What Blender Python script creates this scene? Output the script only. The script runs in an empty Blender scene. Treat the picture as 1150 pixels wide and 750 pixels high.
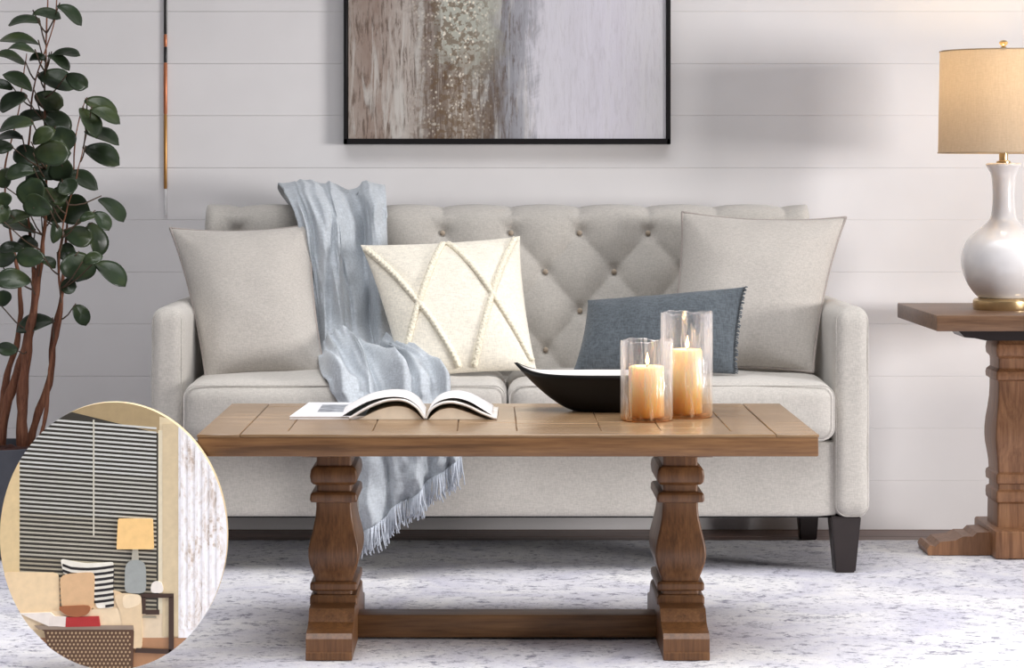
import bpy, bmesh, math, random
from mathutils import Vector, Matrix, noise
random.seed(7)
PI = math.pi
sc = bpy.context.scene
COL = sc.collection

# ------------------------------------------------------------ camera, world, lights, exposure
F = 2800.0; EYE = 0.975; VX, VY = 550.0, 196.0
cam = bpy.data.cameras.new('camera'); cam_o = bpy.data.objects.new('camera', cam); COL.objects.link(cam_o)
cam_o.location = (0, 0, EYE); cam_o.rotation_euler = (PI/2, 0, 0)
cam.sensor_width = 36; cam.lens = 36*F/1150
cam.shift_x = (575-VX)/1150; cam.shift_y = -(375-VY)/1150
cam.clip_start = 0.05
sc.camera = cam_o
w = bpy.data.worlds.new('world'); sc.world = w; w.use_nodes = True
w.node_tree.nodes['Background'].inputs[0].default_value = (0.90, 0.93, 1.0, 1)
w.node_tree.nodes['Background'].inputs[1].default_value = 0.15
def area(name, loc, target, sx, sy, power, color):
    l = bpy.data.lights.new(name, 'AREA'); l.shape = 'RECTANGLE'; l.size = sx; l.size_y = sy
    l.energy = power; l.color = color
    o = bpy.data.objects.new(name, l); COL.objects.link(o); o.location = loc
    o.rotation_euler = (Vector(target)-Vector(loc)).to_track_quat('-Z', 'Y').to_euler()
    return o
area('window_daylight', (6.9, 2.3, 1.10), (0.0, 6.6, 0.75), 2.0, 1.3, 430, (1.0, 0.97, 0.955))
cl = area('overhead_fill', (0.3, 4.2, 3.3), (0.3, 4.4, 0.0), 5.0, 3.0, 120, (0.99, 0.985, 1.0)); cl.data.spread = math.radians(100)  # added overhead fill, narrowed to brighten the rug rather than the wall
sc.view_settings.view_transform = 'Standard'; sc.view_settings.look = 'None'
sc.view_settings.gamma = 1; sc.view_settings.use_curve_mapping = False
sc.view_settings.exposure = 0.0

def P(px, py, d):
    return Vector(((px-VX)*d/F, d, EYE-(py-VY)*d/F))
def X(px, d): return (px-VX)*d/F
def Z(py, d): return EYE-(py-VY)*d/F

# ------------------------------------------------------------ materials
def s2l(c):
    return tuple(((v/255)/12.92 if v/255 <= .04045 else ((v/255+.055)/1.055)**2.4) for v in c)+(1,)
class NT:
    def __init__(s, name):
        s.m = bpy.data.materials.new(name); s.m.use_nodes = True; s.t = s.m.node_tree
        s.b = s.t.nodes['Principled BSDF']; s.out = s.t.nodes['Material Output']
        s.tc = s.n('ShaderNodeTexCoord')
    def n(s, typ, **kw):
        nd = s.t.nodes.new(typ)
        for k, v in kw.items(): setattr(nd, k, v)
        return nd
    def l(s, a, b): s.t.links.new(a, b)
    def mapping(s, scale, src='Object', rot=(0,0,0), loc=(0,0,0)):
        mp = s.n('ShaderNodeMapping'); mp.inputs['Scale'].default_value = scale
        mp.inputs['Rotation'].default_value = rot; mp.inputs['Location'].default_value = loc
        s.l(s.tc.outputs[src], mp.inputs[0]); return mp.outputs[0]
    def noise(s, vec, scale, detail=4, rough=.55, dist=0):
        nd = s.n('ShaderNodeTexNoise'); s.l(vec, nd.inputs['Vector'])
        nd.inputs['Scale'].default_value = scale; nd.inputs['Detail'].default_value = detail
        nd.inputs['Roughness'].default_value = rough; nd.inputs['Distortion'].default_value = dist
        return nd.outputs['Fac']
    def ramp(s, fac, stops):
        r = s.n('ShaderNodeValToRGB'); s.l(fac, r.inputs[0])
        e = r.color_ramp.elements
        while len(e) < len(stops): e.new(.5)
        for el, (p, c) in zip(e, stops):
            el.position = p; el.color = c if len(c) == 4 else tuple(c)+(1,)
        return r.outputs[0]
    def mix(s, fac, a, b, mode='MIX'):
        m = s.n('ShaderNodeMix', data_type='RGBA', blend_type=mode)
        for sock, v in ((m.inputs[0], fac), (m.inputs[6], a), (m.inputs[7], b)):
            if hasattr(v, 'is_linked'): s.l(v, sock)
            else: sock.default_value = v
        return m.outputs[2]
    def math(s, op, a, b=0.0, c=None):
        m = s.n('ShaderNodeMath', operation=op)
        for i, v in enumerate((a, b) if c is None else (a, b, c)):
            if hasattr(v, 'is_linked'): s.l(v, m.inputs[i])
            else: m.inputs[i].default_value = v
        return m.outputs[0]
    def bump(s, h, strength, dist=.002, normal=None):
        b = s.n('ShaderNodeBump'); s.l(h, b.inputs['Height'])
        b.inputs['Strength'].default_value = strength; b.inputs['Distance'].default_value = dist
        if normal: s.l(normal, b.inputs['Normal'])
        s.l(b.outputs[0], s.b.inputs['Normal']); return b.outputs[0]
    def set(s, **kw):
        for k, v in kw.items():
            sock = s.b.inputs[k]
            if hasattr(v, 'is_linked'): s.l(v, sock)
            else: sock.default_value = v
        return s.m
def plain(name, rgb, rough=.6, metal=0, var=.06, scale=30, bump=.15):
    t = NT(name); c = s2l(rgb); v = t.mapping((1,1,1))
    n = t.noise(v, scale, 4)
    d = tuple(x*(1-var*2) for x in c[:3])+(1,); e = tuple(min(1, x*(1+var)) for x in c[:3])+(1,)
    t.bump(n, bump, .001)
    return t.set(**{'Base Color': t.ramp(n, [(.3, d), (.7, e)]), 'Roughness': rough, 'Metallic': metal})
def fabric(name, rgb, weave=420, var=.12, bump=.5, sheen=.25, mottled=7):
    t = NT(name); c = s2l(rgb); v = t.mapping((1,1,1))
    a = t.noise(t.mapping((1, 1, .22)), weave, 2); b = t.noise(t.mapping((.22, .5, 1)), weave, 2)
    wv = t.math('ADD', a, b); wv2 = t.math('MULTIPLY', wv, .5)
    big = t.noise(v, mottled, 3)
    d = tuple(x*(1-var*1.8) for x in c[:3])+(1,); e = tuple(min(1, x*(1+var)) for x in c[:3])+(1,)
    col = t.ramp(wv2, [(.36, d), (.62, e)])
    col = t.mix(.35, col, t.ramp(big, [(.3, tuple(x*.86 for x in c[:3])+(1,)), (.7, tuple(min(1,x*1.08) for x in c[:3])+(1,))]))
    t.bump(wv2, bump, .0016)
    return t.set(**{'Base Color': col, 'Roughness': .92, 'Sheen Weight': sheen, 'Sheen Roughness': .5, 'Specular IOR Level': .2})
def wood(name, dark, mid, light, axis='X', rough=.38, scale=1.0, bmp=.25):
    t = NT(name)
    sc_ = {'X': (1.2, 22, 22), 'Y': (22, 1.2, 22), 'Z': (22, 22, 1.2)}[axis]
    v = t.mapping(tuple(q*scale for q in sc_))
    g = t.noise(v, 1.6, 6, .62, 1.2)
    f = t.noise(t.mapping(tuple(q*scale*4 for q in sc_)), 2.2, 4, .6)
    big = t.noise(t.mapping((1,1,1)), 4.5, 3)
    col = t.ramp(g, [(.3, s2l(dark)), (.5, s2l(mid)), (.72, s2l(light))])
    col = t.mix(.35, col, t.ramp(f, [(.35, s2l(dark)), (.65, s2l(light))]))
    col = t.mix(.45, col, t.ramp(big, [(.3, (.45,.42,.40,1)), (.65, (1,1,1,1))]), 'MULTIPLY')
    t.bump(t.math('ADD', g, f), bmp, .0012)
    return t.set(**{'Base Color': col, 'Roughness': rough, 'Specular IOR Level': .5})

M = {}
M['sofa'] = fabric('linen_upholstery', (188, 183, 176))
M['pillow_grey'] = fabric('grey_linen', (188, 182, 175))
M['piping'] = fabric('piping_cloth', (165, 156, 150))
M['cream'] = fabric('cream_cotton', (236, 229, 214), weave=300, mottled=10)
M['braid'] = fabric('braid_cotton', (244, 235, 214), weave=200, bump=.8)
M['slate'] = fabric('slate_weave', (91, 98, 104), weave=260, var=.25, bump=.8)
M['throw'] = fabric('blue_throw', (187, 193, 199), weave=260, var=.14, bump=.7, mottled=16)
M['fringe'] = fabric('fringe_yarn', (190, 196, 206), weave=200)
M['button'] = fabric('button_cloth', (170, 155, 138))
M['table_top'] = wood('oak_top', (108, 83, 58), (142, 114, 84), (166, 138, 106), 'X', .27, 1, .12)
M['table_edge'] = wood('oak_edge', (84, 56, 32), (120, 84, 52), (146, 108, 70), 'X', .4)
M['table_leg'] = wood('oak_leg', (70, 43, 22), (112, 74, 43), (140, 98, 60), 'Z', .4)
M['side_wood'] = wood('side_oak', (78, 54, 38), (112, 82, 60), (136, 104, 78), 'X', .4)
M['side_leg'] = wood('side_oak_leg', (92, 58, 36), (136, 94, 64), (160, 118, 84), 'Z', .42)
M['sofa_leg'] = plain('dark_stained_wood', (40, 31, 29), .35)
M['frame'] = plain('black_frame', (24, 21, 22), .35)
M['brass'] = plain('brushed_brass', (212, 186, 142), .28, .9, .04, 60, .05)
M['gold_dull'] = plain('dull_gold', (190, 140, 78), .35, .7)
M['copper'] = plain('copper_rod', (196, 122, 84), .35, .6)
M['bark'] = wood('bark', (80, 44, 32), (128, 78, 54), (160, 108, 78), 'Z', .75, 2)
M['soil'] = plain('potting_soil', (74, 40, 32), .95, 0, .3, 60, 1)
M['pot'] = plain('slate_pot', (74, 76, 84), .6)
M['wax'] = None

# ------------------------------------------------------------ mesh helpers
def root(name, label, cat, loc=(0,0,0), group=None):
    o = bpy.data.objects.new(name, None); COL.objects.link(o); o.location = loc; o.empty_display_size = .05
    o['label'] = label; o['category'] = cat
    if group: o['group'] = group
    return o
def wloc(o):
    v = Vector((0,0,0))
    while o: v += o.location; o = o.parent
    return v
def obj(name, bm, mat, parent=None, sharp=38, origin=None, normals=True):
    """world-space bmesh -> one mesh object"""
    if normals: bmesh.ops.recalc_face_normals(bm, faces=bm.faces)
    for f in bm.faces: f.smooth = True
    for e in bm.edges:
        if len(e.link_faces) == 2 and e.calc_face_angle(0) > math.radians(sharp): e.smooth = False
    pw = wloc(parent) if parent else Vector((0,0,0))
    if origin is None:
        xs = [v.co for v in bm.verts]
        origin = Vector([(min(c[i] for c in xs)+max(c[i] for c in xs))/2 for i in range(3)]); origin.z = min(c.z for c in xs)
    bm.transform(Matrix.Translation(-Vector(origin)))
    me = bpy.data.meshes.new(name); bm.to_mesh(me); bm.free()
    mats = mat if isinstance(mat, list) else [mat]
    for m in mats: me.materials.append(m)
    o = bpy.data.objects.new(name, me); COL.objects.link(o)
    o.parent = parent; o.location = Vector(origin)-pw
    return o
def tag(o, label=None, cat=None, group=None, kind=None):
    for k, v in (('label', label), ('category', cat), ('group', group), ('kind', kind)):
        if v: o[k] = v
    return o
def box(bm, x0, x1, y0, y1, z0, z1, bev=.003, seg=2):
    r = bmesh.ops.create_cube(bm, size=1)
    for v in r['verts']:
        v.co = Vector(((x0+x1)/2+v.co.x*(x1-x0), (y0+y1)/2+v.co.y*(y1-y0), (z0+z1)/2+v.co.z*(z1-z0)))
    if bev > 0:
        es = {e for v in r['verts'] for e in v.link_edges}
        bmesh.ops.bevel(bm, geom=list(es), offset=bev, segments=seg, affect='EDGES', profile=.5)
def softbox(bm, x0, x1, y0, y1, z0, z1, r, n=14, warp=None):
    """rounded box from a projected subdivided cube; warp(p,u,v,w) may move points"""
    c = Vector(((x0+x1)/2, (y0+y1)/2, (z0+z1)/2)); h = Vector(((x1-x0)/2, (y1-y0)/2, (z1-z0)/2))
    cache = {}
    def vert(a, b, cc):
        k = (round(a, 5), round(b, 5), round(cc, 5))
        if k in cache: return cache[k]
        # denser samples near the edges
        q = Vector([math.copysign(1-(1-abs(t))**1.6, t)*hh for t, hh in zip((a, b, cc), h)])
        inner = Vector([max(-(hh-r), min(hh-r, t)) for t, hh in zip(q, h)])
        d = q-inner
        if d.length > 1e-9: d = d.normalized()*r
        p = c+inner+d
        if warp: p = warp(p, (p.x-c.x)/h.x, (p.y-c.y)/h.y, (p.z-c.z)/h.z)
        cache[k] = bm.verts.new(p); return cache[k]
    g = [-1+2*i/n for i in range(n+1)]
    for ax in range(3):
        for s in (-1, 1):
            for i in range(n):
                for j in range(n):
                    qs = []
                    for a, b in ((g[i], g[j]), (g[i+1], g[j]), (g[i+1], g[j+1]), (g[i], g[j+1])):
                        t = [a, b]; t.insert(ax, s); qs.append(vert(*t))
                    if len(set(qs)) == 4:
                        try: bm.faces.new(qs)
                        except ValueError: pass
def tube(bm, pts, rad, n=8, cap=True):
    pts = [Vector(p) for p in pts]; rings = []
    up = Vector((0.13, 0.2, 1)).normalized(); prev = None
    for i, p in enumerate(pts):
        t = (pts[min(i+1, len(pts)-1)]-pts[max(i-1, 0)]).normalized()
        a = (prev-prev.dot(t)*t) if prev else (up-up.dot(t)*t)
        if a.length < 1e-4: a = Vector((1, 0, 0))-t.x*t
        a.normalize(); prev = a; b = t.cross(a)
        r = rad[i] if isinstance(rad, (list, tuple)) else rad
        rings.append([bm.verts.new(p+(a*math.cos(2*PI*k/n)+b*math.sin(2*PI*k/n))*r) for k in range(n)])
    for i in range(len(rings)-1):
        for k in range(n):
            bm.faces.new((rings[i][k], rings[i][(k+1) % n], rings[i+1][(k+1) % n], rings[i+1][k]))
    if cap: bm.faces.new(rings[0][::-1]); bm.faces.new(rings[-1])
def closed_tube(bm, pts, rad, n=6):
    L = len(pts); rings = []; pts = [Vector(p) for p in pts]
    for i, p in enumerate(pts):
        t = (pts[(i+1) % L]-pts[i-1]).normalized()
        a = Vector((0, 1, 0))-t.y*t
        a.normalize(); b = t.cross(a)
        rings.append([bm.verts.new(p+(a*math.cos(2*PI*k/n)+b*math.sin(2*PI*k/n))*rad) for k in range(n)])
    for i in range(L):
        for k in range(n):
            bm.faces.new((rings[i][k], rings[i][(k+1) % n], rings[(i+1) % L][(k+1) % n], rings[(i+1) % L][k]))
def lathe(bm, cx, cy, prof, n=48, cap=True):
    rings = [[bm.verts.new((cx+r*math.cos(2*PI*k/n), cy+r*math.sin(2*PI*k/n), z)) for k in range(n)] for r, z in prof]
    for i in range(len(rings)-1):
        for k in range(n):
            bm.faces.new((rings[i][k], rings[i][(k+1) % n], rings[i+1][(k+1) % n], rings[i+1][k]))
    if cap: bm.faces.new(rings[0][::-1]); bm.faces.new(rings[-1])
def square_turn(bm, cx, cy, prof, rc=.006):
    """rectangular section swept up a moulded profile: prof = (half_x, half_y, z)"""
    rings = []
    for hx, hy, z in prof:
        ring = []
        for sx, sy, a0 in ((1, 1, 0), (-1, 1, 90), (-1, -1, 180), (1, -1, 270)):
            for k in range(4):
                a = math.radians(a0+k*30)
                ring.append(bm.verts.new((cx+sx*(hx-rc)+rc*math.cos(a), cy+sy*(hy-rc)+rc*math.sin(a), z)))
        rings.append(ring)
    m = 16
    for i in range(len(rings)-1):
        for k in range(m):
            bm.faces.new((rings[i][k], rings[i][(k+1) % m], rings[i+1][(k+1) % m], rings[i+1][k]))
    bm.faces.new(rings[0][::-1]); bm.faces.new(rings[-1])
def prism_xz(bm, pts, y0, y1):
    a = [bm.verts.new((p[0], y0, p[1])) for p in pts]; b = [bm.verts.new((p[0], y1, p[1])) for p in pts]
    bm.faces.new(a); bm.faces.new(b[::-1])
    for i in range(len(pts)):
        j = (i+1) % len(pts); bm.faces.new((a[i], b[i], b[j], a[j]))
def catmull(ctrl, n):
    out = []
    for i in range(len(ctrl)-1):
        p0 = ctrl[max(i-1, 0)]; p1 = ctrl[i]; p2 = ctrl[i+1]; p3 = ctrl[min(i+2, len(ctrl)-1)]
        for k in range(n):
            t = k/n
            out.append([.5*(2*b+(c-a)*t+(2*a-5*b+4*c-d)*t*t+(-a+3*b-3*c+d)*t**3) for a, b, c, d in zip(p0, p1, p2, p3)])
    out.append(list(ctrl[-1])); return out

# ------------------------------------------------------------ setting
WALL_Y = 6.93; FZ = -.012
def wall_mat():
    t = NT('painted_shiplap'); v = t.mapping((1,1,1))
    n = t.noise(v, 3, 3); f = t.noise(t.mapping((4,1,60)), 3, 3)
    col = t.ramp(n, [(.3, s2l((233, 230, 230))), (.7, s2l((241, 238, 238)))])
    t.bump(f, .08, .001)
    return t.set(**{'Base Color': col, 'Roughness': .55})
bm = bmesh.new()
pitch = 58.5*WALL_Y/F; z0 = Z(13, WALL_Y)
box(bm, -3.2, 3.2, WALL_Y+.012, WALL_Y+.12, FZ, 2.9, 0)
k = 8
z = z0+pitch*9
while z > FZ:
    zb = max(z-pitch, FZ)
    box(bm, -3.2, 3.2, WALL_Y, WALL_Y+.014, zb+.0002, z-.0002, .0010, 1)
    z -= pitch
wb = obj('wall_back', bm, wall_mat()); wb['kind'] = 'structure'
def floor_mat():
    return wood('floor_boards', (88, 66, 60), (118, 94, 86), (140, 116, 106), 'X', .45, .5)
bm = bmesh.new()
yy = 2.0
while yy < WALL_Y+.1:
    box(bm, -3.2, 3.2, yy, min(yy+.118, WALL_Y+.12), FZ-.03, FZ, .0015, 1); yy += .12
fl = obj('floor', bm, floor_mat()); fl['kind'] = 'structure'

# rug
def rug_mat():
    t = NT('faded_rug'); v = t.mapping((1,1,1))
    big = t.noise(t.mapping((1.0, 1.0, 1)), 3.2, 7, .68, 1.0)
    med = t.noise(t.mapping((.8, 1.0, 1)), 15, 8, .78, 1.4)
    fine = t.noise(t.mapping((.6, .7, 1)), 85, 5, .75, .4)
    tiny = t.noise(v, 420, 3)
    base = t.ramp(big, [(.36, s2l((206, 204, 217))), (.5, s2l((226, 224, 230))), (.62, s2l((240, 238, 238)))])
    patch = t.math('MULTIPLY', t.math('ADD', med, fine), .5)
    col = t.mix(t.ramp(patch, [(.40, (1,1,1,1)), (.485, (0,0,0,1))]), base, s2l((114, 112, 132)))
    col = t.mix(t.ramp(med, [(.56, (0,0,0,1)), (.70, (.55,.55,.55,1))]), col, s2l((226, 220, 216)))
    col = t.mix(.3, col, t.ramp(tiny, [(.35, (.55,.55,.6,1)), (.65, (1,1,1,1))]), 'MULTIPLY')
    h = t.math('ADD', t.math('MULTIPLY', fine, 1.5), tiny)
    t.bump(h, .55, .006)
    return t.set(**{'Base Color': col, 'Roughness': .95, 'Sheen Weight': .3, 'Specular IOR Level': .1})
bm = bmesh.new()
NX, NY = 260, 200
rx0, rx1, ry0, ry1 = -2.3, 2.3, 3.4, 2730/408.0
grid = []
for j in range(NY+1):
    row = []
    for i in range(NX+1):
        x = rx0+(rx1-rx0)*i/NX; y = ry0+(ry1-ry0)*j/NY
        ed = min(x-rx0, rx1-x, y-ry0, ry1-y)
        row.append(bm.verts.new((x, y, -.0035+.0016*noise.noise(Vector((x*28, y*28, 0)))-(.006 if ed < .005 else 0))))
    grid.append(row)
for j in range(NY):
    for i in range(NX):
        bm.faces.new((grid[j][i], grid[j][i+1], grid[j+1][i+1], grid[j+1][i]))
bd = [grid[0][i] for i in range(NX+1)]+[grid[j][NX] for j in range(1, NY+1)]+[grid[NY][i] for i in range(NX-1, -1, -1)]+[grid[j][0] for j in range(NY-1, 0, -1)]
low = [bm.verts.new((v.co.x, v.co.y, FZ)) for v in bd]
for i in range(len(bd)):
    j = (i+1) % len(bd); bm.faces.new((bd[i], low[i], low[j], bd[j]))
bm.faces.new(low[::-1])
rug = obj('area_rug', bm, rug_mat(), sharp=80)
tag(rug, 'large faded white and blue-grey area rug under the sofa and coffee table', 'rug')

# ------------------------------------------------------------ sofa
SY = 6.10
SL, SR = X(168, SY), X(978, SY)              # outer faces
AIL, AIR = X(206, SY), X(937, SY)            # inner arm faces
SOFA_C = (SL+SR)/2
sofa = root('sofa', 'light grey button-tufted sofa with dark tapered legs against the white plank wall', 'sofa', (SOFA_C, 6.45, 0))
ARM_Z = .644; SB = .134
def fwob(p, a=.003, s=9): return a*noise.noise(p*s)
for x0, x1 in ((SL, AIL), (AIR, SR)):
    def wp(p, u, v, w_):
        p = p.copy()
        if w_ > .5: p.z += .006*(1-u*u)
        p.x += fwob(p, .003); p.z += fwob(p+Vector((3, 0, 0)), .003) if w_ > -.8 else 0
        return p
    bm = bmesh.new(); softbox(bm, x0, x1, SY, 6.80, SB, ARM_Z, .030, 18, wp)
    obj('armrest', bm, M['sofa'], sofa, 60)
    # corded seam round the arm front
    bm = bmesh.new(); pts = []
    xm0, xm1, zz0, zz1, rr = x0+.006, x1-.006, SB+.004, ARM_Z-.004, .026
    for cx_, cz_, a0 in ((xm1-rr, zz1-rr, 0), (xm0+rr, zz1-rr, 90), (xm0+rr, zz0+rr, 180), (xm1-rr, zz0+rr, 270)):
        for k in range(7):
            a = math.radians(a0+k*15); pts.append((cx_+rr*math.cos(a), SY+.012, cz_+rr*math.sin(a)))
    closed_tube(bm, pts, .0022); obj('arm_piping', bm, M['sofa'], sofa, 60)
# base rail / deck
bm = bmesh.new(); softbox(bm, AIL-.01, AIR+.01, SY+.018, 6.80, SB, .322, .012, 12)
obj('base_rail', bm, M['sofa'], sofa, 60)
bm = bmesh.new(); box(bm, AIL-.005, AIR+.005, SY+.04, 6.795, SB-.004, SB+.002, .001, 1)
obj('bounce_cut_sheet', bm, plain('bounce_cut_sheet', (26, 24, 24), .9), sofa)  # unseen dark sheet added to cut bounce light beneath the sofa
# back with diamond tufting
BX0, BX1 = AIL-.005, AIR+.005
BTOP = .893
b0 = X(574, 6.55); DXB = 77.5*6.55/F; ZR1 = Z(262, 6.55); DZB = 43.5*6.55/F
def back_y(z): return 6.60-(.893-z)*.16
def tuft(x, z):
    fx = (x-b0)/DXB; fz = (ZR1-z)/DZB      # rows at fz integer; odd rows shifted half
    a = (fx+fz/2); b = (fx-fz/2)
    def cre(t): return min(abs(math.sin(PI*t)), 1)**.8
    h = cre(a)*cre(b)
    if fz < 0:
        hv = cre(fx)*1.0
        k = min(1, -fz*1.6); h = h*(1-k)+hv*k
        hh = min(abs(fz)/.25, 1)
    d = min(math.hypot((fx-round(fx+(.5 if (r % 2) else 0))+(.5 if (r % 2) else 0))*DXB, (fz-r)*DZB) for r in (0, 1, 2, 3, 4))
    dim = math.exp(-(d/.020)**2)
    return .016*h-.012*dim
bm = bmesh.new()
nx, nz = 300, 90; front = []
for j in range(nz+1):
    z = .30+(BTOP-.30)*(j/nz); row = []
    for i in range(nx+1):
        x = BX0+(BX1-BX0)*i/nx
        e = min(x-BX0, BX1-x); et = BTOP-z
        rt = .045; edge = 0
        t_ = tuft(x, z) if z > .44 else .01
        if et < rt: edge = rt-math.sqrt(max(rt*rt-(rt-et)**2, 0))
        e2 = 0
        if e < .03: e2 = .03-math.sqrt(max(.0009-(.03-e)**2, 0))
        fade = min(1, et/.05)
        row.append(bm.verts.new((x, back_y(z)-t_*(.35+.65*fade)+edge+e2, z-(.010*(1-abs(math.sin(PI*(x-b0)/DXB))**.5) if et < .02 else 0))))
    front.append(row)
for j in range(nz):
    for i in range(nx): bm.faces.new((front[j][i], front[j][i+1], front[j+1][i+1], front[j+1][i]))
# rear shell
top_b = [bm.verts.new((v.co.x, 6.70, v.co.z+.002)) for v in front[-1]]
top_c = [bm.verts.new((v.co.x, 6.79, v.co.z-.02)) for v in front[-1]]
bot_c = [bm.verts.new((v.co.x, 6.79, .30)) for v in front[0]]
for i in range(nx):
    bm.faces.new((front[-1][i], front[-1][i+1], top_b[i+1], top_b[i]))
    bm.faces.new((top_b[i], top_b[i+1], top_c[i+1], top_c[i]))
    bm.faces.new((top_c[i], top_c[i+1], bot_c[i+1], bot_c[i]))
    bm.faces.new((bot_c[i], bot_c[i+1], front[0][i+1], front[0][i]))
for s in (0, -1):
    bm.faces.new([r[s] for r in front]+[top_b[s], top_c[s], bot_c[s]])
obj('backrest', bm, M['sofa'], sofa, 60)
for r in range(0, 4):
    for c in range(-6, 7):
        x = b0+(c+(.5 if r % 2 else 0))*DXB; z = ZR1-r*DZB
        if BX0+.05 < x < BX1-.05:
            bm = bmesh.new()
            yb = back_y(z)+.009
            prof = [(.0004, 0), (.0045, .0008), (.007, .003), (.007, .006), (.005, .008)]
            n = 16; rings = [[bm.verts.new((x+q*math.cos(2*PI*k/n), yb-.008+h_, z+q*math.sin(2*PI*k/n))) for k in range(n)] for q, h_ in prof]
            for a, b in zip(rings, rings[1:]):
                for k in range(n): bm.faces.new((a[k], a[(k+1) % n], b[(k+1) % n], b[k]))
            bm.faces.new(rings[0]); bm.faces.new(rings[-1][::-1])
            obj('button', bm, M['button'], sofa, 60)
# two seat cushions
CX = X(570, SY)
for x0, x1, sd in ((AIL+.001, CX-.001, 1), (CX+.001, AIR-.001, 2)):
    def wp(p, u, v, w_):
        p = p.copy(); k = max(0, 1-u*u)*max(0, 1-v*v)
        if w_ > 0: p.z += .016*k
        p.y -= .012*max(0, 1-u*u)*max(0, 1-w_*w_)*(1 if v < 0 else 0)
        p.z += fwob(p*1.0+Vector((sd, 0, 0)), .006, 7) if w_ > .3 else 0
        return p
    bm = bmesh.new(); softbox(bm, x0, x1, 6.055, 6.53, .322, .470, .040, 22, wp)
    c = obj('seat_cushion', bm, M['sofa'], sofa, 60)
    bm = bmesh.new(); pts = []
    r_ = .030; y_ = 6.062
    for cx_, cz_, a0 in ((x1-.004-r_, .462-r_, 0), (x0+.004+r_, .462-r_, 90), (x0+.004+r_, .330+r_, 180), (x1-.004-r_, .330+r_, 270)):
        for k in range(7):
            a = math.radians(a0+k*15); pts.append((cx_+r_*math.cos(a), y_, cz_+r_*math.sin(a)))
    closed_tube(bm, pts, .0016); obj('cushion_piping', bm, M['sofa'], c, 60)
# legs
def sofa_leg(x0, x1, y0, y1, zb, s):
    bm = bmesh.new(); t = .006
    a = [(x0, y0), (x1, y0), (x1, y1), (x0, y1)]
    cx_, cy_ = (x0+x1)/2, (y0+y1)/2
    top = [bm.verts.new((x, y, SB+.002)) for x, y in a]
    bot = [bm.verts.new((cx_+(x-cx_)*.68, cy_+(y-cy_)*.68, zb)) for x, y in a]
    bm.faces.new(top); bm.faces.new(bot[::-1])
    for i in range(4): bm.faces.new((top[i], bot[i], bot[(i+1) % 4], top[(i+1) % 4]))
    bmesh.ops.bevel(bm, geom=bm.edges[:], offset=.003, segments=2, affect='EDGES')
    obj('leg', bm, M['sofa_leg'], sofa)
lw = X(968, SY)-X(934, SY)
sofa_leg(X(934, SY), X(968, SY), SY+.012, SY+.012+lw, -.002, 1)
sofa_leg(2*SOFA_C-X(968, SY), 2*SOFA_C-X(934, SY), SY+.012, SY+.012+lw, -.002, 1)
sofa_leg(X(894, 6.74), X(921, 6.74), 6.72, 6.785, FZ, 1)
sofa_leg(2*SOFA_C-X(921, 6.74), 2*SOFA_C-X(894, 6.74), 6.72, 6.785, FZ, 1)

# ------------------------------------------------------------ pillows
def pillow(name, label, corners, thick, mat, piping=None, pull=.07, n=36, seed=0, ymul=None, group=None, wr=.004):
    """corners TL,TR,BR,BL world points in the seam plane; returns root and surface function"""
    TL, TR, BR, BL = [Vector(c) for c in corners]
    nrm = (TR-TL).cross(BL-TL).normalized()
    if nrm.y > 0: nrm = -nrm
    def plane(u, v):       # u left->right, v bottom->top in [-1,1]
        uu = u*(1-pull*(1-abs(v)**2.2)); vv = v*(1-pull*(1-abs(u)**2.2))
        a, b = (uu+1)/2, (vv+1)/2
        return (BL*(1-a)+BR*a)*(1-b)+(TL*(1-a)+TR*a)*b
    def prof(u, v): return thick*(max(0, 1-abs(u)**2.6)**.62)*(max(0, 1-abs(v)**2.6)**.62)
    def surf(u, v, side=1):
        p = plane(u, v); h = prof(u, v)
        w_ = wr*noise.noise(p*14+Vector((seed, 0, side)))*min(1, h/.02)
        # radiating creases near corners
        c = .5*wr*math.sin(9*math.atan2(1-abs(v)+.05, 1-abs(u)+.05))*min(1, h/.03)*max(0, (abs(u)*abs(v)))
        return p+nrm*side*(h*(1 if side > 0 else .55)+w_+c)
    ctr = sum((Vector(c) for c in corners), Vector())/4
    base = Vector((ctr.x, ctr.y, min(c.z for c in map(Vector, corners))))
    rt = root(name, label, 'pillow', base, group)
    bm = bmesh.new(); G = {}
    def g(t): return math.copysign(1-(1-abs(t))**1.5, t)
    for s in (1, -1):
        for i in range(n+1):
            for j in range(n+1):
                e = i in (0, n) or j in (0, n)
                u, v = g(-1+2*i/n), g(-1+2*j/n)
                if e and s == -1: G[(s, i, j)] = G[(1, i, j)]
                else: G[(s, i, j)] = bm.verts.new(surf(u, v, s) if not e else plane(u, v))
        for i in range(n):
            for j in range(n):
                q = [G[(s, i, j)], G[(s, i+1, j)], G[(s, i+1, j+1)], G[(s, i, j+1)]]
                bm.faces.new(q if s == 1 else q[::-1])
    obj('cover', bm, mat, rt, 100)
    if piping:
        bm = bmesh.new(); pts = []
        m = 40
        for a, b in (((-1, -1), (1, -1)), ((1, -1), (1, 1)), ((1, 1), (-1, 1)), ((-1, 1), (-1, -1))):
            for k in range(m):
                t = g(-1+2*k/m); t = (t+1)/2
                pts.append(plane(a[0]+(b[0]-a[0])*t, a[1]+(b[1]-a[1])*t))
        closed_tube(bm, pts, .004); obj('piping', bm, piping, rt, 100)
    return rt, surf
pillow('throw_pillow', 'plain light grey square pillow with piping, left of the blue throw blanket',
       [P(191, 256, 6.46), P(349, 252, 6.47), P(366, 424, 6.25), P(232, 429, 6.25)], .075, M['pillow_grey'], M['piping'], .075, seed=1)
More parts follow.
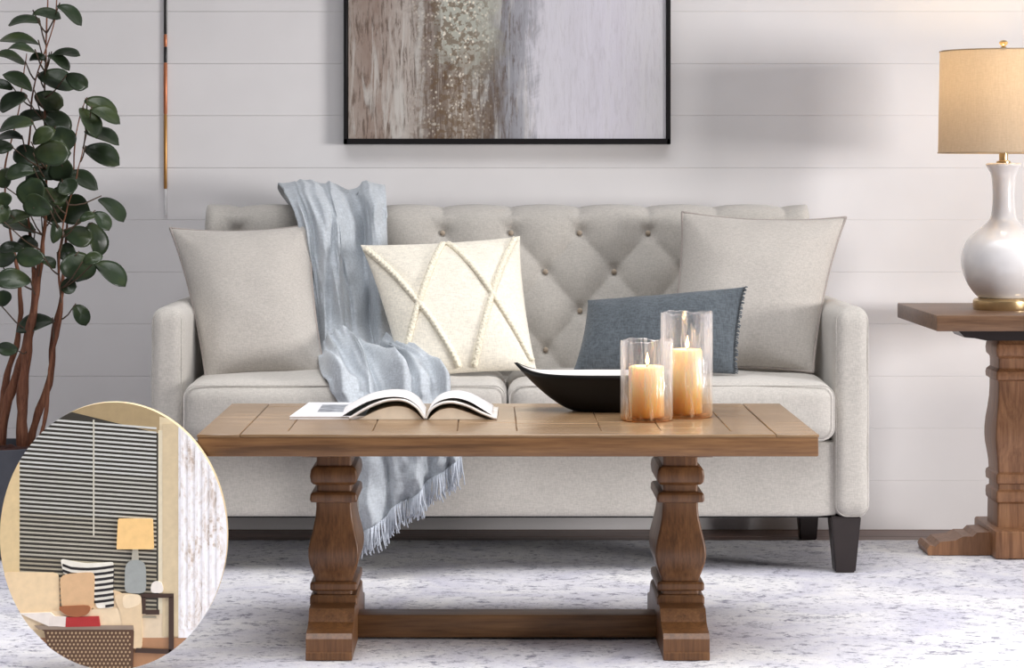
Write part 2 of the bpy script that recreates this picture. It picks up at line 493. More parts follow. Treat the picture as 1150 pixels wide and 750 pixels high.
pillow('throw_pillow', 'plain light grey square pillow with piping, behind the slate blue lumbar pillow',
       [P(766, 238, 6.47), P(950, 244, 6.44), P(913, 418, 6.27), P(744, 420, 6.30)], .075, M['pillow_grey'], M['piping'], .075, seed=2)
rt, surf = pillow('throw_pillow', 'cream square pillow with raised crisscross braids, right of the blue throw blanket',
       [P(405, 275, 6.36), P(584, 265, 6.40), P(603, 417, 6.20), P(452, 427, 6.18)], .065, M['cream'], None, .05, seed=3)
def braid(a, b):
    for o in (0,):
        bm = bmesh.new(); N = 90
        pts = []; rad = []
        for k in range(N+1):
            t = k/N; u = a[0]+(b[0]-a[0])*t; v = a[1]+(b[1]-a[1])*t
            p = surf(u, v, 1); pts.append((u, v, p))
        for s in (0, 1, 2):
            path = []
            L = 0
            for k in range(N+1):
                u, v, p = pts[k]; ph = k*.85+s*2*PI/3
                du = .018*math.sin(ph)
                dx, dy = (b[0]-a[0]), (b[1]-a[1]); l = math.hypot(dx, dy)
                q = surf(max(-.985, min(.985, u-dy/l*du*1.3)), max(-.985, min(.985, v+dx/l*du*1.3)), 1)
                path.append(q+Vector((0, -.004-.003*math.cos(2*ph), .001)))
            tube(bm, path, .0048, 6)
        # little loops of pile
        obj('braid', bm, M['braid'], rt, 100)
braid((-.97, .93), (-.14, -.96)); braid((.02, .96), (-.95, -.78)); braid((.06, .96), (.96, -.86)); braid((.94, .96), (.08, -.96))
rt2, s2 = pillow('lumbar_pillow', 'slate blue woven rectangular lumbar pillow leaning on the right-hand grey pillow', 
       [P(660, 337, 6.26), P(837, 322, 6.16), P(826, 420, 6.14), P(643, 418, 6.17)], .055, M['slate'], None, .04, seed=4, wr=.006)
bm = bmesh.new()
for k in range(46):
    v = -.97+1.94*k/45
    p = s2(.99, v, 1); q = p+Vector((.006+.004*random.random(), -.004, .003*random.uniform(-1, 1)))
    tube(bm, [p, (p+q)/2+Vector((0, -.003, .002)), q], .0018, 5)
obj('edge_trim', bm, M['slate'], rt2, 100)

# ------------------------------------------------------------ throw blanket
# stations: left px, right px, py, depth-left, depth-right, fold amplitude
st = [
 (336, 430, 262, 6.83, 6.83, .006),
 (326, 430, 232, 6.825, 6.825, .008),
 (313, 430, 213, 6.74, 6.74, .014),
 (314, 432, 208, 6.65, 6.65, .016),
 (324, 434, 222, 6.535, 6.555, .018),
 (336, 435, 250, 6.48, 6.53, .020),
 (343, 436, 290, 6.44, 6.50, .020),
 (350, 438, 330, 6.41, 6.47, .018),
 (355, 440, 370, 6.38, 6.44, .016),
 (358, 455, 400, 6.33, 6.28, .020),
 (358, 492, 416, 6.22, 6.12, .024),
 (364, 504, 430, 6.08, 6.03, .022),
 (380, 508, 452, 6.022, 6.002, .010),
 (392, 511, 480, 6.012, 5.995, .010),
 (398, 515, 515, 6.015, 6.00, .014),
 (402, 516, 545, 6.03, 6.02, .014),
 (404, 517, 575, 6.04, 6.03, .016),
 (408, 518, 600, 6.05, 6.04, .016),
]
rows = catmull([tuple(map(float, s)) for s in st], 9)
throw = root('throw_blanket', 'pale blue knitted throw blanket with fringed end draped over the sofa back and seat', 'blanket', (X(410, 6.0), 6.0, Z(600, 6.0)))
bm = bmesh.new(); NU = 90; G = []; last = {}
def gs(x, c, w_): return math.exp(-((x-c)/w_)**2)
def sst(a, b, x):
    x = max(0, min(1, (x-a)/(b-a))); return x*x*(3-2*x)
def fold(t, s):
    up = 1-sst(78, 100, s); lo = 1-up
    wv = .03*math.sin(s*.09)+.02*math.sin(s*.23+1)
    tt = t+wv*.6
    # upper: broad column, deep valley, narrow column
    f = up*(1.5*gs(tt, .34, .24)+1.1*gs(tt, .87, .085)-1.5*gs(tt, .67, .07)+.35*gs(tt+.1*math.sin(s*.05), .12, .05)-.35*gs(tt, .30+.10*math.sin(s*.06), .03)-.4*gs(tt, .47+.05*math.sin(s*.08+2), .022))
    f += lo*(1.1*gs(tt, .12, .08)+.9*gs(tt, .36+.04*math.sin(s*.1), .06)+1.2*gs(tt, .57, .08)+.9*gs(tt, .78-.03*math.sin(s*.12), .05)+.9*gs(tt, .95, .05))
    p = Vector((t*7+1.2*math.sin(s*.03), s*.045, 2)); f += .55*noise.noise(p)
    f += .40*(.35-abs(noise.noise(Vector((t*6+.5*s*.03, s*.05, 9)))))*2*up+.30*(.3-abs(noise.noise(Vector((t*13, s*.07, 5)))))*2
    return f*(1.9 if up < .5 or s > 40 else 1.2+.7*sst(14, 40, s))
for si, (lx, rx, py, dl, dr, amp) in enumerate(rows):
    row = []
    for i in range(NU+1):
        t = i/NU
        px = lx+(rx-lx)*(t+.035*math.sin(2*PI*(2.9*t)+si*.03)*min(1, 4*t*(1-t)))
        d = dl+(dr-dl)*t
        # hem runs diagonally: the right side ends higher
        py2 = py
        if py > 440 and si > 100:
            k = (si-100)/(len(rows)-1-100)
            py2 = 445+(py-445)*(1-.55*t*min(1, k*1.2))
        p = P(px, py2, d)
        f = fold(t, si)*amp
        up = 1.0 if 395 < py < 437 and si > 70 else 0
        if 16 <= si <= 32: p += Vector((0, -f*.5, f*.35))
        elif up: p += Vector((0, -f*.6, f*.9+.012))
        else: p += Vector((0, (-f if si > 16 else f*.3), 0))
        p += Vector((0, -.003*noise.noise(p*22), .002*noise.noise(p*25)))
        row.append(bm.verts.new(p))
    G.append(row)
for j in range(len(G)-1):
    for i in range(NU): bm.faces.new((G[j][i], G[j][i+1], G[j+1][i+1], G[j+1][i]))
hem = [v.co.copy() for v in G[-1]]
cloth = obj('cloth', bm, M['throw'], throw, 120)
sm = cloth.modifiers.new('thick', 'SOLIDIFY'); sm.thickness = .006; sm.offset = -1
bm = bmesh.new()
for i in range(0, NU+1):
    for q in range(2):
        p = hem[i]+Vector((random.uniform(-.001, .001), -.002-.006*q, 0)); L = random.uniform(.040, .062)
        sx = random.uniform(-.010, .012)
        tube(bm, [p+Vector((0, 0, .006)), p+Vector((sx*.3, -.003, -L*.35)), p+Vector((sx*.5+.003*math.sin(i*1.7), -.002, -L*.7)), p+Vector((sx, 0, -L))], [.0016, .0019, .0015, .0017], 5)
# fringe down the right side
fr = tag(obj('fringe', bm, M['fringe'], throw, 120), kind='stuff')

# ------------------------------------------------------------ coffee table
TX0, TX1 = X(221, 4.94), X(920, 4.94); TY0, TY1 = 4.94, 5.61; TZ = .46; TCX = (TX0+TX1)/2; TCY = (TY0+TY1)/2
ct = root('coffee_table', 'brown wooden trestle coffee table with planked top and carved pedestal legs on the rug', 'table', (TCX, TCY, 0))
bm = bmesh.new()
box(bm, TX0+.001, TX1-.001, TY0+.001, TY1-.001, TZ-.044, TZ-.0045, .003)
obj('edge_band', bm, M['table_edge'], ct)
bm = bmesh.new(); B = .085; g = .0007
box(bm, TX0, TX0+B-g, TY0, TY1, TZ-.006, TZ, .0012, 1); box(bm, TX1-B+g, TX1, TY0, TY1, TZ-.006, TZ, .0012, 1)
box(bm, TX0+B+g, TX1-B-g, TY0, TY0+.07, TZ-.006, TZ, .0012, 1); box(bm, TX0+B+g, TX1-B-g, TY1-.07, TY1, TZ-.006, TZ, .0012, 1)
x = TX0+B+g
while x < TX1-B-.02:
    wd = random.choice((.09, .12, .14, .17)); x2 = min(x+wd, TX1-B-g)
    if TX1-B-x2 < .05: x2 = TX1-B-g
    ym = random.uniform(TY0+.2, TY1-.2)
    for a, b in ((TY0+.07+2*g, ym-g), (ym+g, TY1-.07-2*g)):
        box(bm, x, x2-2*g, a, b, TZ-.006, TZ-random.uniform(0, .0004), .0012, 1)
    x = x2
obj('plank_top', bm, M['table_top'], ct)
def pedestal_prof(s, zt, zb, hx, hy, levels):
    """levels: (fraction from top, half-width factor)"""
    return [(hx*f, hy-(hx-hx*f), zt+(zb-zt)*t) for t, f in levels][::-1]
LV = [(0, .68), (.055, .68), (.07, .78), (.085, .98), (.11, 1.03), (.135, .98), (.15, .76), (.165, .74), (.195, .74), (.21, .98), (.225, 1.03), (.245, 1.0), (.255, .76),
      (.29, .76), (.34, .80), (.39, .90), (.44, 1.03), (.485, 1.09), (.52, 1.10), (.555, 1.06), (.60, .94), (.64, .85), (.675, .82), (.685, 1.0), (.70, 1.03), (.725, 1.0), (.732, .80),
      (.755, .80), (.765, 1.0), (.79, 1.03), (.81, 1.0), (.82, .88), (.90, .90), (1.0, .96)]
LC = [(0, .76), (.118, .76), (.126, .92), (.140, 1.0), (.172, 1.04), (.205, 1.0), (.217, .92), (.224, .76), (.256, .76), (.262, .96), (.272, 1.02), (.300, 1.04), (.312, 1.0), (.318, .78),
      (.35, .78), (.40, .82), (.46, .92), (.52, 1.04), (.56, 1.10), (.60, 1.11), (.64, 1.06), (.685, .94), (.72, .84), (.738, .82), (.742, .98), (.752, 1.03), (.780, 1.03), (.788, .98), (.792, .80),
      (.808, .80), (.812, .98), (.825, 1.04), (.858, 1.04), (.868, .98), (.872, .88), (.94, .90), (1.0, .96)]
for s in (-1, 1):
    cx_ = TCX+s*.3600
    zt, zb = TZ-.044, .03
    bm = bmesh.new(); square_turn(bm, cx_, TCY, pedestal_prof(s, zt, zb, .0475, .105, LC), .005)
    obj('pedestal_leg', bm, M['table_leg'], ct, 30)
    bm = bmesh.new()
    # foot beam running in depth, moulded ends (profile in y-z)
    hx = .0465; pr = []
    y0, y1 = 5.015, 2*TCY-5.015
    half = [(y0, -.002), (y0, .012), (y0+.004, .014), (y0+.004, .040), (y0+.012, .050), (y0+.05, .055), (y0+.075, .062), (y0+.10, .085), (y0+.15, .088)]
    pts = half+[(2*TCY-a, b) for a, b in half[::-1]]
    a = [bm.verts.new((cx_-hx, p[0], p[1])) for p in pts]; b = [bm.verts.new((cx_+hx, p[0], p[1])) for p in pts]
    bm.faces.new(a); bm.faces.new(b[::-1])
    for i in range(len(pts)): bm.faces.new((a[i], b[i], b[(i+1) % len(pts)], a[(i+1) % len(pts)]))
    obj('foot', bm, M['table_leg'], ct, 25)
    bm = bmesh.new()
    # shaped cleat under the top
    pts = [(5.06, TZ-.046), (5.06, TZ-.056), (5.08, TZ-.064), (5.16, TZ-.066)]
    pts = pts+[(2*TCY-a_, b_) for a_, b_ in pts[::-1]]
    a = [bm.verts.new((cx_+s*.030-.028, p[0], p[1]+.003)) for p in pts]; b = [bm.verts.new((cx_+s*.030+.028, p[0], p[1]+.003)) for p in pts]
    bm.faces.new(a); bm.faces.new(b[::-1])
    for i in range(len(pts)): bm.faces.new((a[i], b[i], b[(i+1) % len(pts)], a[(i+1) % len(pts)]))
    obj('top_cleat', bm, M['table_leg'], ct, 25)
bm = bmesh.new(); box(bm, TCX-.34, TCX+.34, TCY-.035, TCY+.035, .002, .050, .003)
obj('stretcher', bm, M['table_edge'], ct)

# ------------------------------------------------------------ side table
UX0, UX1, UY0, UY1, UZ = X(1052, 6.2), X(1052, 6.2)+.62, 6.2, 6.80, .625
stb = root('side_table', 'brown wooden trestle side table on the right, holding the table lamp', 'side table', ((UX0+UX1)/2, 6.5, 0))
bm = bmesh.new(); box(bm, UX0, UX1, UY0, UY1, UZ-.040, UZ, .003)
obj('tabletop', bm, M['side_wood'], stb)
ucx = (UX0+UX1)/2; pcx = X(1163, 6.33)
pcx = ucx-.02
hw = pcx-X(1117, 6.42)
bm = bmesh.new()
def sl(zt, zb): return [(t, f) for t, f in LV]
pr = [(hw*(1-(1.03-f)*.30*(.0475/.0475)), .075-(1.03-f)*.05, (UZ-.040)+(.03-(UZ-.040))*t) for t, f in LV][::-1]
square_turn(bm, pcx, 6.47, pr, .005)
obj('pedestal', bm, M['side_leg'], stb, 30)
def beam_x(name, pts, y0, y1, m):
    bm = bmesh.new(); full = pts+[(2*pcx-a, b) for a, b in pts[::-1]]
    prism_xz(bm, full, y0, y1); obj(name, bm, m, stb, 25)
fx = X(1041, 6.42)
beam_x('foot', [(fx, -.002), (fx-.004, .012), (fx+.004, .024), (fx+.018, .020), (fx+.030, .032), (fx+.07, .036), (fx+.09, .046), (fx+.115, .046), (fx+.125, .056), (pcx-hw+.02, .058)], 6.40, 6.54, M['side_leg'])
bm = bmesh.new(); box(bm, X(1117, 6.34), 2*pcx-X(1117, 6.34), 6.33, 6.61, -.002, .070, .006); obj('plinth', bm, M['side_leg'], stb)
kx = X(1062, 6.42)
beam_x('top_cleat', [(kx, UZ-.039), (kx, UZ-.048), (kx+.03, UZ-.052), (kx+.045, UZ-.068), (kx+.07, UZ-.070), (kx+.10, UZ-.076), (pcx-hw+.02, UZ-.076)], 6.40, 6.54, M['sofa_leg'])

# ------------------------------------------------------------ table lamp
LD = 6.48; LX = X(1127, LD); q = LD/F
lamp = root('table_lamp', 'white ceramic table lamp with brass base and lit beige drum shade on the side table', 'lamp', (LX, LD, UZ))
dz = UZ-Z(347, LD)
def lz(py): return UZ+(347-py)*q*((Z(57, LD)-UZ)/((347-57)*q))
def L(pts): return [(r*q, lz(py)) for r, py in pts]
bm = bmesh.new(); lathe(bm, LX, LD, L([(33, 347), (34, 345), (34, 337), (32, 335), (28, 334)])); obj('base', bm, M['brass'], lamp)
def ceramic():
    t = NT('glazed_ceramic'); n = t.noise(t.mapping((1,1,1)), 12, 4)
    return t.set(**{'Base Color': t.ramp(n, [(.3, s2l((222, 220, 222))), (.7, s2l((234, 232, 232)))]), 'Roughness': .22, 'Coat Weight': .5, 'Coat Roughness': .08})
body = [(27, 334), (30, 332), (38, 322), (43.5, 311), (46.5, 300), (47, 290), (45, 279), (40, 269), (31, 260), (22, 253), (15.5, 246), (13, 236), (12.2, 220), (12.6, 206), (14, 196), (17.5, 189), (19.5, 186), (19.5, 184), (17, 183)]
bm = bmesh.new(); lathe(bm, LX, LD, L([tuple(p) for p in catmull(body, 4)]), 64); obj('body', bm, ceramic(), lamp, 60)
bm = bmesh.new(); lathe(bm, LX, LD, L([(8, 184), (8, 181), (5, 180), (5, 160), (3, 158), (3, 150), (1.2, 148), (1.2, 62)]), 24)
for k in range(3):
    a = 2*PI*k/3+.3
    tube(bm, [(LX, LD, lz(63)), (LX+math.cos(a)*.160, LD+math.sin(a)*.160, lz(61))], .0015, 6)
obj('stem', bm, M['brass'], lamp)
bm = bmesh.new(); lathe(bm, LX, LD, L([(1.5, 62), (2, 56), (4, 54), (2, 52), (4.5, 49.5), (5, 47.5), (3, 45.5), (.5, 45)]), 20); obj('finial', bm, M['brass'], lamp)
def shade_mat():
    t = NT('linen_shade'); a = t.noise(t.mapping((1, 1, .15)), 300, 2); b = t.noise(t.mapping((.15, .15, 1)), 480, 2)
    wv = t.math('MULTIPLY', t.math('ADD', a, b), .5)
    col = t.ramp(wv, [(.3, s2l((186, 168, 146))), (.7, s2l((202, 184, 160)))])
    t.set(**{'Base Color': col, 'Roughness': .9}); t.bump(wv, .3, .001)
    tr = t.n('ShaderNodeBsdfTranslucent'); t.l(col, tr.inputs[0])
    mx = t.n('ShaderNodeMixShader'); mx.inputs[0].default_value = .30
    t.l(t.b.outputs[0], mx.inputs[1]); t.l(tr.outputs[0], mx.inputs[2]); t.l(mx.outputs[0], t.out.inputs[0])
    return t.m
bm = bmesh.new(); n = 72
lathe(bm, LX, LD, L([(72.5, 171.5), (70.5, 57.5)]), n, cap=False)
sh = obj('lamp_shade', bm, shade_mat(), lamp, 60)
tm = plain('shade_trim', (176, 156, 130), .8)
for r, py in ((72.6, 171.5), (70.6, 57.8)):
    bm = bmesh.new()
    closed_tube(bm, [(LX+r*q*math.cos(2*PI*k/n), LD+r*q*math.sin(2*PI*k/n), lz(py)) for k in range(n)], .0018)
    obj('shade_trim', bm, tm, sh)
def emit(name, rgb, s):
    t = NT(name); t.set(**{'Base Color': rgb, 'Emission Color': rgb, 'Emission Strength': s}); return t.m
bm = bmesh.new(); bmesh.ops.create_uvsphere(bm, u_segments=16, v_segments=12, radius=.026, matrix=Matrix.Translation((LX, LD, lz(110))))
bo = obj('bulb', bm, emit('lit_bulb', (1.0, .72, .38, 1), 3), lamp)
pl = bpy.data.lights.new('lamp_light', 'POINT'); pl.energy = 3.2; pl.color = (1, .76, .46); pl.shadow_soft_size = .035
po = bpy.data.objects.new('lamp_light', pl); COL.objects.link(po); po.parent = lamp; po.location = (0, 0, lz(80)-UZ)

# ------------------------------------------------------------ wall art
AY = WALL_Y-.004
AX0, AX1, AZ0, AZ1 = X(386, 6.9), X(753, 6.9), Z(162, 6.9), Z(162, 6.9)+.60
art = root('framed_painting', 'abstract brown and lavender painting in a thin black frame on the wall above the sofa', 'painting', ((AX0+AX1)/2, 6.91, AZ0))
def art_mat():
    t = NT('abstract_paint')
    sep = t.n('ShaderNodeSeparateXYZ'); t.l(t.tc.outputs['Object'], sep.inputs[0])
    W = AX1-AX0
    u = t.math('ADD', t.math('DIVIDE', sep.outputs[0], W), .5)      # 0..1
    v = t.math('DIVIDE', sep.outputs[2], .6)
    streak = t.noise(t.mapping((14, 1, 1.6)), 2.2, 7, .65, .6)
    fine = t.noise(t.mapping((50, 1, 7)), 2.0, 5, .7, .3)
    rag = t.noise(t.mapping((5, 1, 5)), 2.0, 6, .7, .8)
    uw = t.math('ADD', u, t.math('MULTIPLY', t.math('SUBTRACT', streak, .5), .20))
    uw = t.math('ADD', uw, t.math('MULTIPLY', t.math('SUBTRACT', rag, .5), .14))
    base = t.ramp(uw, [(.0, s2l((176, 162, 152))), (.08, s2l((156, 136, 124))), (.2, s2l((196, 186, 178))), (.28, s2l((112, 94, 82))), (.36, s2l((166, 152, 138))), (.44, s2l((112, 98, 88))), (.50, s2l((156, 156, 162))), (.56, s2l((178, 178, 186))), (.60, s2l((224, 222, 230))), (.8, s2l((228, 225, 236))), (1, s2l((222, 220, 224)))])
    left = t.ramp(u, [(.50, (1,1,1,1)), (.60, (.12,.12,.12,1))])
    col = t.mix(t.math('MULTIPLY', left, t.ramp(fine, [(.38, (.8,.8,.8,1)), (.50, (0,0,0,1))])), base, s2l((96, 78, 66)))
    col = t.mix(t.math('MULTIPLY', left, t.ramp(streak, [(.52, (0,0,0,1)), (.64, (.75,.75,.75,1))])), col, s2l((210, 206, 200)))
    # green-grey patch near the top middle
    gm = t.math('MULTIPLY', t.ramp(t.math('ADD', u, t.math('MULTIPLY', t.math('SUBTRACT', rag, .5), .25)), [(.26, (0,0,0,1)), (.33, (1,1,1,1)), (.42, (1,1,1,1)), (.50, (0,0,0,1))]), t.ramp(t.math('ADD', v, t.math('MULTIPLY', t.math('SUBTRACT', rag, .5), .5)), [(.30, (0,0,0,1)), (.48, (.9,.9,.9,1))]))
    col = t.mix(gm, col, s2l((196, 198, 186)))
    vor = t.n('ShaderNodeTexVoronoi'); t.l(t.mapping((1, 1, .8)), vor.inputs['Vector']); vor.inputs['Scale'].default_value = 110
    sp = t.ramp(vor.outputs['Distance'], [(.26, (1,1,1,1)), (.42, (0,0,0,1))])
    band = t.ramp(t.math('ADD', u, t.math('MULTIPLY', t.math('SUBTRACT', rag, .5), .2)), [(.20, (0,0,0,1)), (.29, (1,1,1,1)), (.38, (1,1,1,1)), (.47, (0,0,0,1))])
    pick = t.ramp(t.noise(t.mapping((1,1,1)), 26, 3), [(.46, (0,0,0,1)), (.52, (1,1,1,1))])
    hi = t.ramp(v, [(.0, (.35,.35,.35,1)), (.45, (1,1,1,1))])
    s = t.math('MULTIPLY', t.math('MULTIPLY', sp, band), t.math('MULTIPLY', pick, hi))
    col = t.mix(s, col, s2l((246, 238, 222)))
    dk = t.ramp(t.noise(t.mapping((1,1,1), loc=(3,0,1)), 75, 3), [(.50, (0,0,0,1)), (.56, (1,1,1,1))])
    col = t.mix(t.math('MULTIPLY', t.math('MULTIPLY', dk, band), .7), col, s2l((112, 88, 62)))
    wash = t.ramp(streak, [(.3, (.93,.92,.92,1)), (.6, (1,1,1,1))])
    col = t.mix(1.0, col, wash, 'MULTIPLY')
    t.bump(t.math('ADD', fine, streak), .3, .002)
    return t.set(**{'Base Color': col, 'Roughness': .6})
bm = bmesh.new(); box(bm, AX0+.012, AX1-.012, 6.902, 6.922, AZ0+.012, AZ1-.012, .001, 1)
obj('canvas', bm, art_mat(), art, origin=((AX0+AX1)/2, 6.91, AZ0))
bm = bmesh.new(); fw = .0105
for a in ((AX0, AX1, AZ0, AZ0+fw+.005), (AX0, AX1, AZ1-fw, AZ1), (AX0, AX0+fw, AZ0, AZ1), (AX1-fw, AX1, AZ0, AZ1)):
    box(bm, a[0], a[1], 6.893, 6.928, a[2], a[3], .001, 1)
obj('frame', bm, M['frame'], art)

# slim rod added where a collage seam runs down the wall
RX = X(184.5, 6.9); RY = 6.9245
rod = root('seam_rod', 'thin vertical black and copper rod added in place of a collage seam left of the painting', 'rod', (RX, RY, Z(242, 6.9)))
def seg(name, pa, pb, r, m):
    bm = bmesh.new(); lathe(bm, RX, RY, [(r*.8, Z(pb, 6.9)), (r, Z(pb, 6.9)+.002), (r, Z(pa, 6.9)-.002), (r*.8, Z(pa, 6.9))], 16)
    obj(name, bm, m, rod)
seg('black_section', -40, 38, .0042, M['frame']); seg('black_section', 52, 70, .0046, M['frame'])
seg('copper_section', 38, 52, .0046, M['copper']); seg('copper_section', 70, 128, .0050, M['copper']); seg('brass_section', 128, 212, .0046, M['gold_dull'])
seg('white_tip', 212, 242, .0036, plain('white_paint', (238, 236, 236), .5))

# ------------------------------------------------------------ bowl
BD = 5.435; bxL, bxR = X(577, BD), X(792, BD); bcx = (bxL+bxR)/2; bh = (bxR-bxL)/2; bw = .088
def bowl_mesh(inset, rimdrop):
    bm = bmesh.new(); NT_, NR = 72, 16; rings = []
    for j in range(NR+1):
        r = j/NR; ring = []
        for k in range(NT_):
            a = 2*PI*k/NT_; c, s = math.cos(a), math.sin(a)
            rx_ = (bh-inset)*r; ry_ = (bw-inset)*r
            tipf = abs(c)**6
            x = bcx+rx_*math.copysign(abs(c)**.9, c); y = BD+ry_*math.copysign(abs(s)**1.25, s)
            rim = .083+.022*tipf-rimdrop
            flat = .36
            t = max(0, (r-flat)/(1-flat))
            ex = 1.45 if inset == 0 else 1.6
            z = TZ+inset*.9+(rim-inset*.9)*(t**ex)
            ring.append(bm.verts.new((x, y, z)))
        rings.append(ring)
    for j in range(1, NR):
        for k in range(NT_): bm.faces.new((rings[j][k], rings[j][(k+1) % NT_], rings[j+1][(k+1) % NT_], rings[j+1][k]))
    bm.faces.new(rings[1])
    for v in rings[0]: bm.verts.remove(v)
    return bm, rings[-1]
bowl = root('bowl', 'boat-shaped black bowl with white interior on the coffee table, behind the short candle glass', 'bowl', (bcx, BD, TZ))
def joinrim(bmA, ra, off):
    rb = [bmA.verts.new(v.co+off(v)) for v in ra]
    for k in range(len(ra)): bmA.faces.new((ra[k], ra[(k+1) % len(ra)], rb[(k+1) % len(ra)], rb[k]))
bmA, ra = bowl_mesh(0, 0)
joinrim(bmA, ra, lambda v: Vector(((bcx-v.co.x)*.035, (BD-v.co.y)*.05, .0008)))
tt = NT('black_lacquer'); nb = tt.noise(tt.mapping((1,1,1)), 40, 3); tt.bump(nb, .1, .001)
obj('outer_shell', bmA, tt.set(**{'Base Color': (.006, .0055, .0055, 1), 'Roughness': .45, 'Specular IOR Level': .25}), bowl, 60, normals=False)
bmB, rb = bowl_mesh(.005, -.0005)
obj('inner_lining', bmB, plain('white_enamel', (222, 218, 214), .4), bowl, 60, normals=False)

# ------------------------------------------------------------ candle glasses
def glass_mat():
    # thin blown wall: clear film with streaky silvering and an amber foot, part gold tint, part painted candle glow
    t = NT('ombre_glass')
    sep = t.n('ShaderNodeSeparateXYZ'); t.l(t.tc.outputs['Object'], sep.inputs[0])
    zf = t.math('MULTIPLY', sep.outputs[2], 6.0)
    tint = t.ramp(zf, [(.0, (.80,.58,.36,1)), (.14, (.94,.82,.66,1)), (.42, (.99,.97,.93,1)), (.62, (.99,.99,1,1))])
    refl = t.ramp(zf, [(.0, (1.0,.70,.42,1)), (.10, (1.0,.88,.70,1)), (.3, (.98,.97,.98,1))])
    n = t.noise(t.mapping((1, 1, .10)), 75, 3, .6, .8)
    t.bump(n, .8, .005); nrm = t.b.inputs['Normal'].links[0].from_socket
    tr = t.n('ShaderNodeBsdfTransparent'); t.l(tint, tr.inputs[0])
    gl = t.n('ShaderNodeBsdfGlossy'); gl.inputs['Roughness'].default_value = .12; t.l(refl, gl.inputs[0]); t.l(nrm, gl.inputs['Normal'])
    df = t.n('ShaderNodeBsdfDiffuse'); t.l(refl, df.inputs[0])
    lw_ = t.n('ShaderNodeLayerWeight'); lw_.inputs[0].default_value = .28; t.l(nrm, lw_.inputs['Normal'])
    streak = t.ramp(n, [(.54, (0,0,0,1)), (.66, (1,1,1,1))])
    fac = t.math('ADD', t.math('MULTIPLY', lw_.outputs['Facing'], .75), t.math('MULTIPLY', streak, .42))
    inner = t.n('ShaderNodeMixShader'); inner.inputs[0].default_value = .42
    t.l(gl.outputs[0], inner.inputs[1]); t.l(df.outputs[0], inner.inputs[2])
    mx = t.n('ShaderNodeMixShader'); t.l(t.math('MINIMUM', fac, .8), mx.inputs[0])
    t.l(tr.outputs[0], mx.inputs[1]); t.l(inner.outputs[0], mx.inputs[2]); t.l(mx.outputs[0], t.out.inputs[0])
    return t.m
def wax_mat():
    t = NT('cream_wax'); n = t.noise(t.mapping((1,1,1)), 25, 4)
    return t.set(**{'Base Color': t.ramp(n, [(.3, s2l((246, 214, 158))), (.7, s2l((252, 228, 182)))]), 'Roughness': .5,
        'Subsurface Weight': .7, 'Subsurface Radius': (1, .45, .15), 'Subsurface Scale': .03})
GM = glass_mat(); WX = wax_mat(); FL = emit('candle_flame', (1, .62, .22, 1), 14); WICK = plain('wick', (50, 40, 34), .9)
def candle_glass(cx_, cy_, r, h, cr, ch, labg, labc):
    gl = root('glass_hurricane', labg, 'candle holder', (cx_, cy_, TZ), None)
    bm = bmesh.new()
    w_ = .0035; n = 64
    prof = [(r*.90, TZ+.0005), (r*.98, TZ+.003), (r, TZ+.010), (r, TZ+h-.002), (r-w_/2, TZ+h), (r-w_, TZ+h-.002), (r-w_, TZ+.012), (r*.88, TZ+.007), (.004, TZ+.0065)]
    rings = []
    for j, (rr, z) in enumerate(prof):
        ring = []
        for k in range(n):
            a = 2*PI*k/n; wob = 1+.012*math.sin(5*a+1)+.008*math.sin(11*a)
            zz = z+(.0022*math.sin(4*a)+.0015*math.sin(9*a) if 3 <= j <= 5 else 0)
            ring.append(bm.verts.new((cx_+rr*wob*math.cos(a), cy_+rr*wob*math.sin(a), zz)))
        rings.append(ring)
    # add height subdivisions for the wavy wall
    for a, b in zip(rings, rings[1:]):
        for k in range(n): bm.faces.new((a[k], a[(k+1) % n], b[(k+1) % n], b[k]))
    bm.faces.new(rings[0][::-1]); bm.faces.new(rings[-1])
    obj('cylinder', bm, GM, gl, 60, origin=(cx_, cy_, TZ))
    cd = root('pillar_candle', labc, 'candle', (cx_, cy_, TZ+.0075))
    bm = bmesh.new(); b = TZ+.0075
    lathe(bm, cx_, cy_, [(cr-.003, b), (cr, b+.003), (cr, b+ch-.006), (cr-.002, b+ch-.002), (cr-.006, b+ch-.001), (cr-.011, b+ch-.008), (.004, b+ch-.010)], 40)
    wx = obj('wax', bm, WX, cd, 60)
    bm = bmesh.new(); tube(bm, [(cx_, cy_, b+ch-.011), (cx_+.001, cy_, b+ch-.003), (cx_+.003, cy_, b+ch+.004)], .0012, 6); obj('wick', bm, WICK, cd)
    bm = bmesh.new(); lathe(bm, cx_+.002, cy_, [(.0005, b+ch+.001), (.003, b+ch+.004), (.0042, b+ch+.009), (.003, b+ch+.016), (.0012, b+ch+.023), (.0003, b+ch+.027)], 14)
    obj('flame', bm, FL, cd, 80)
    l = bpy.data.lights.new('candle_light', 'POINT'); l.energy = .15; l.color = (1, .66, .32); l.shadow_soft_size = .006
    lo = bpy.data.objects.new('candle_light', l); COL.objects.link(lo); lo.parent = cd; lo.location = (0.002, 0, ch+.014)
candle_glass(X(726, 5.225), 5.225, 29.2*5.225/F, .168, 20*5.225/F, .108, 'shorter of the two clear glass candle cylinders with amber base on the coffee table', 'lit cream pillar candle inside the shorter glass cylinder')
candle_glass(X(771, 5.30), 5.30, 29.0*5.30/F, .222, 17.5*5.30/F, .138, 'taller of the two clear glass candle cylinders with amber base on the coffee table', 'lit cream pillar candle inside the taller glass cylinder')

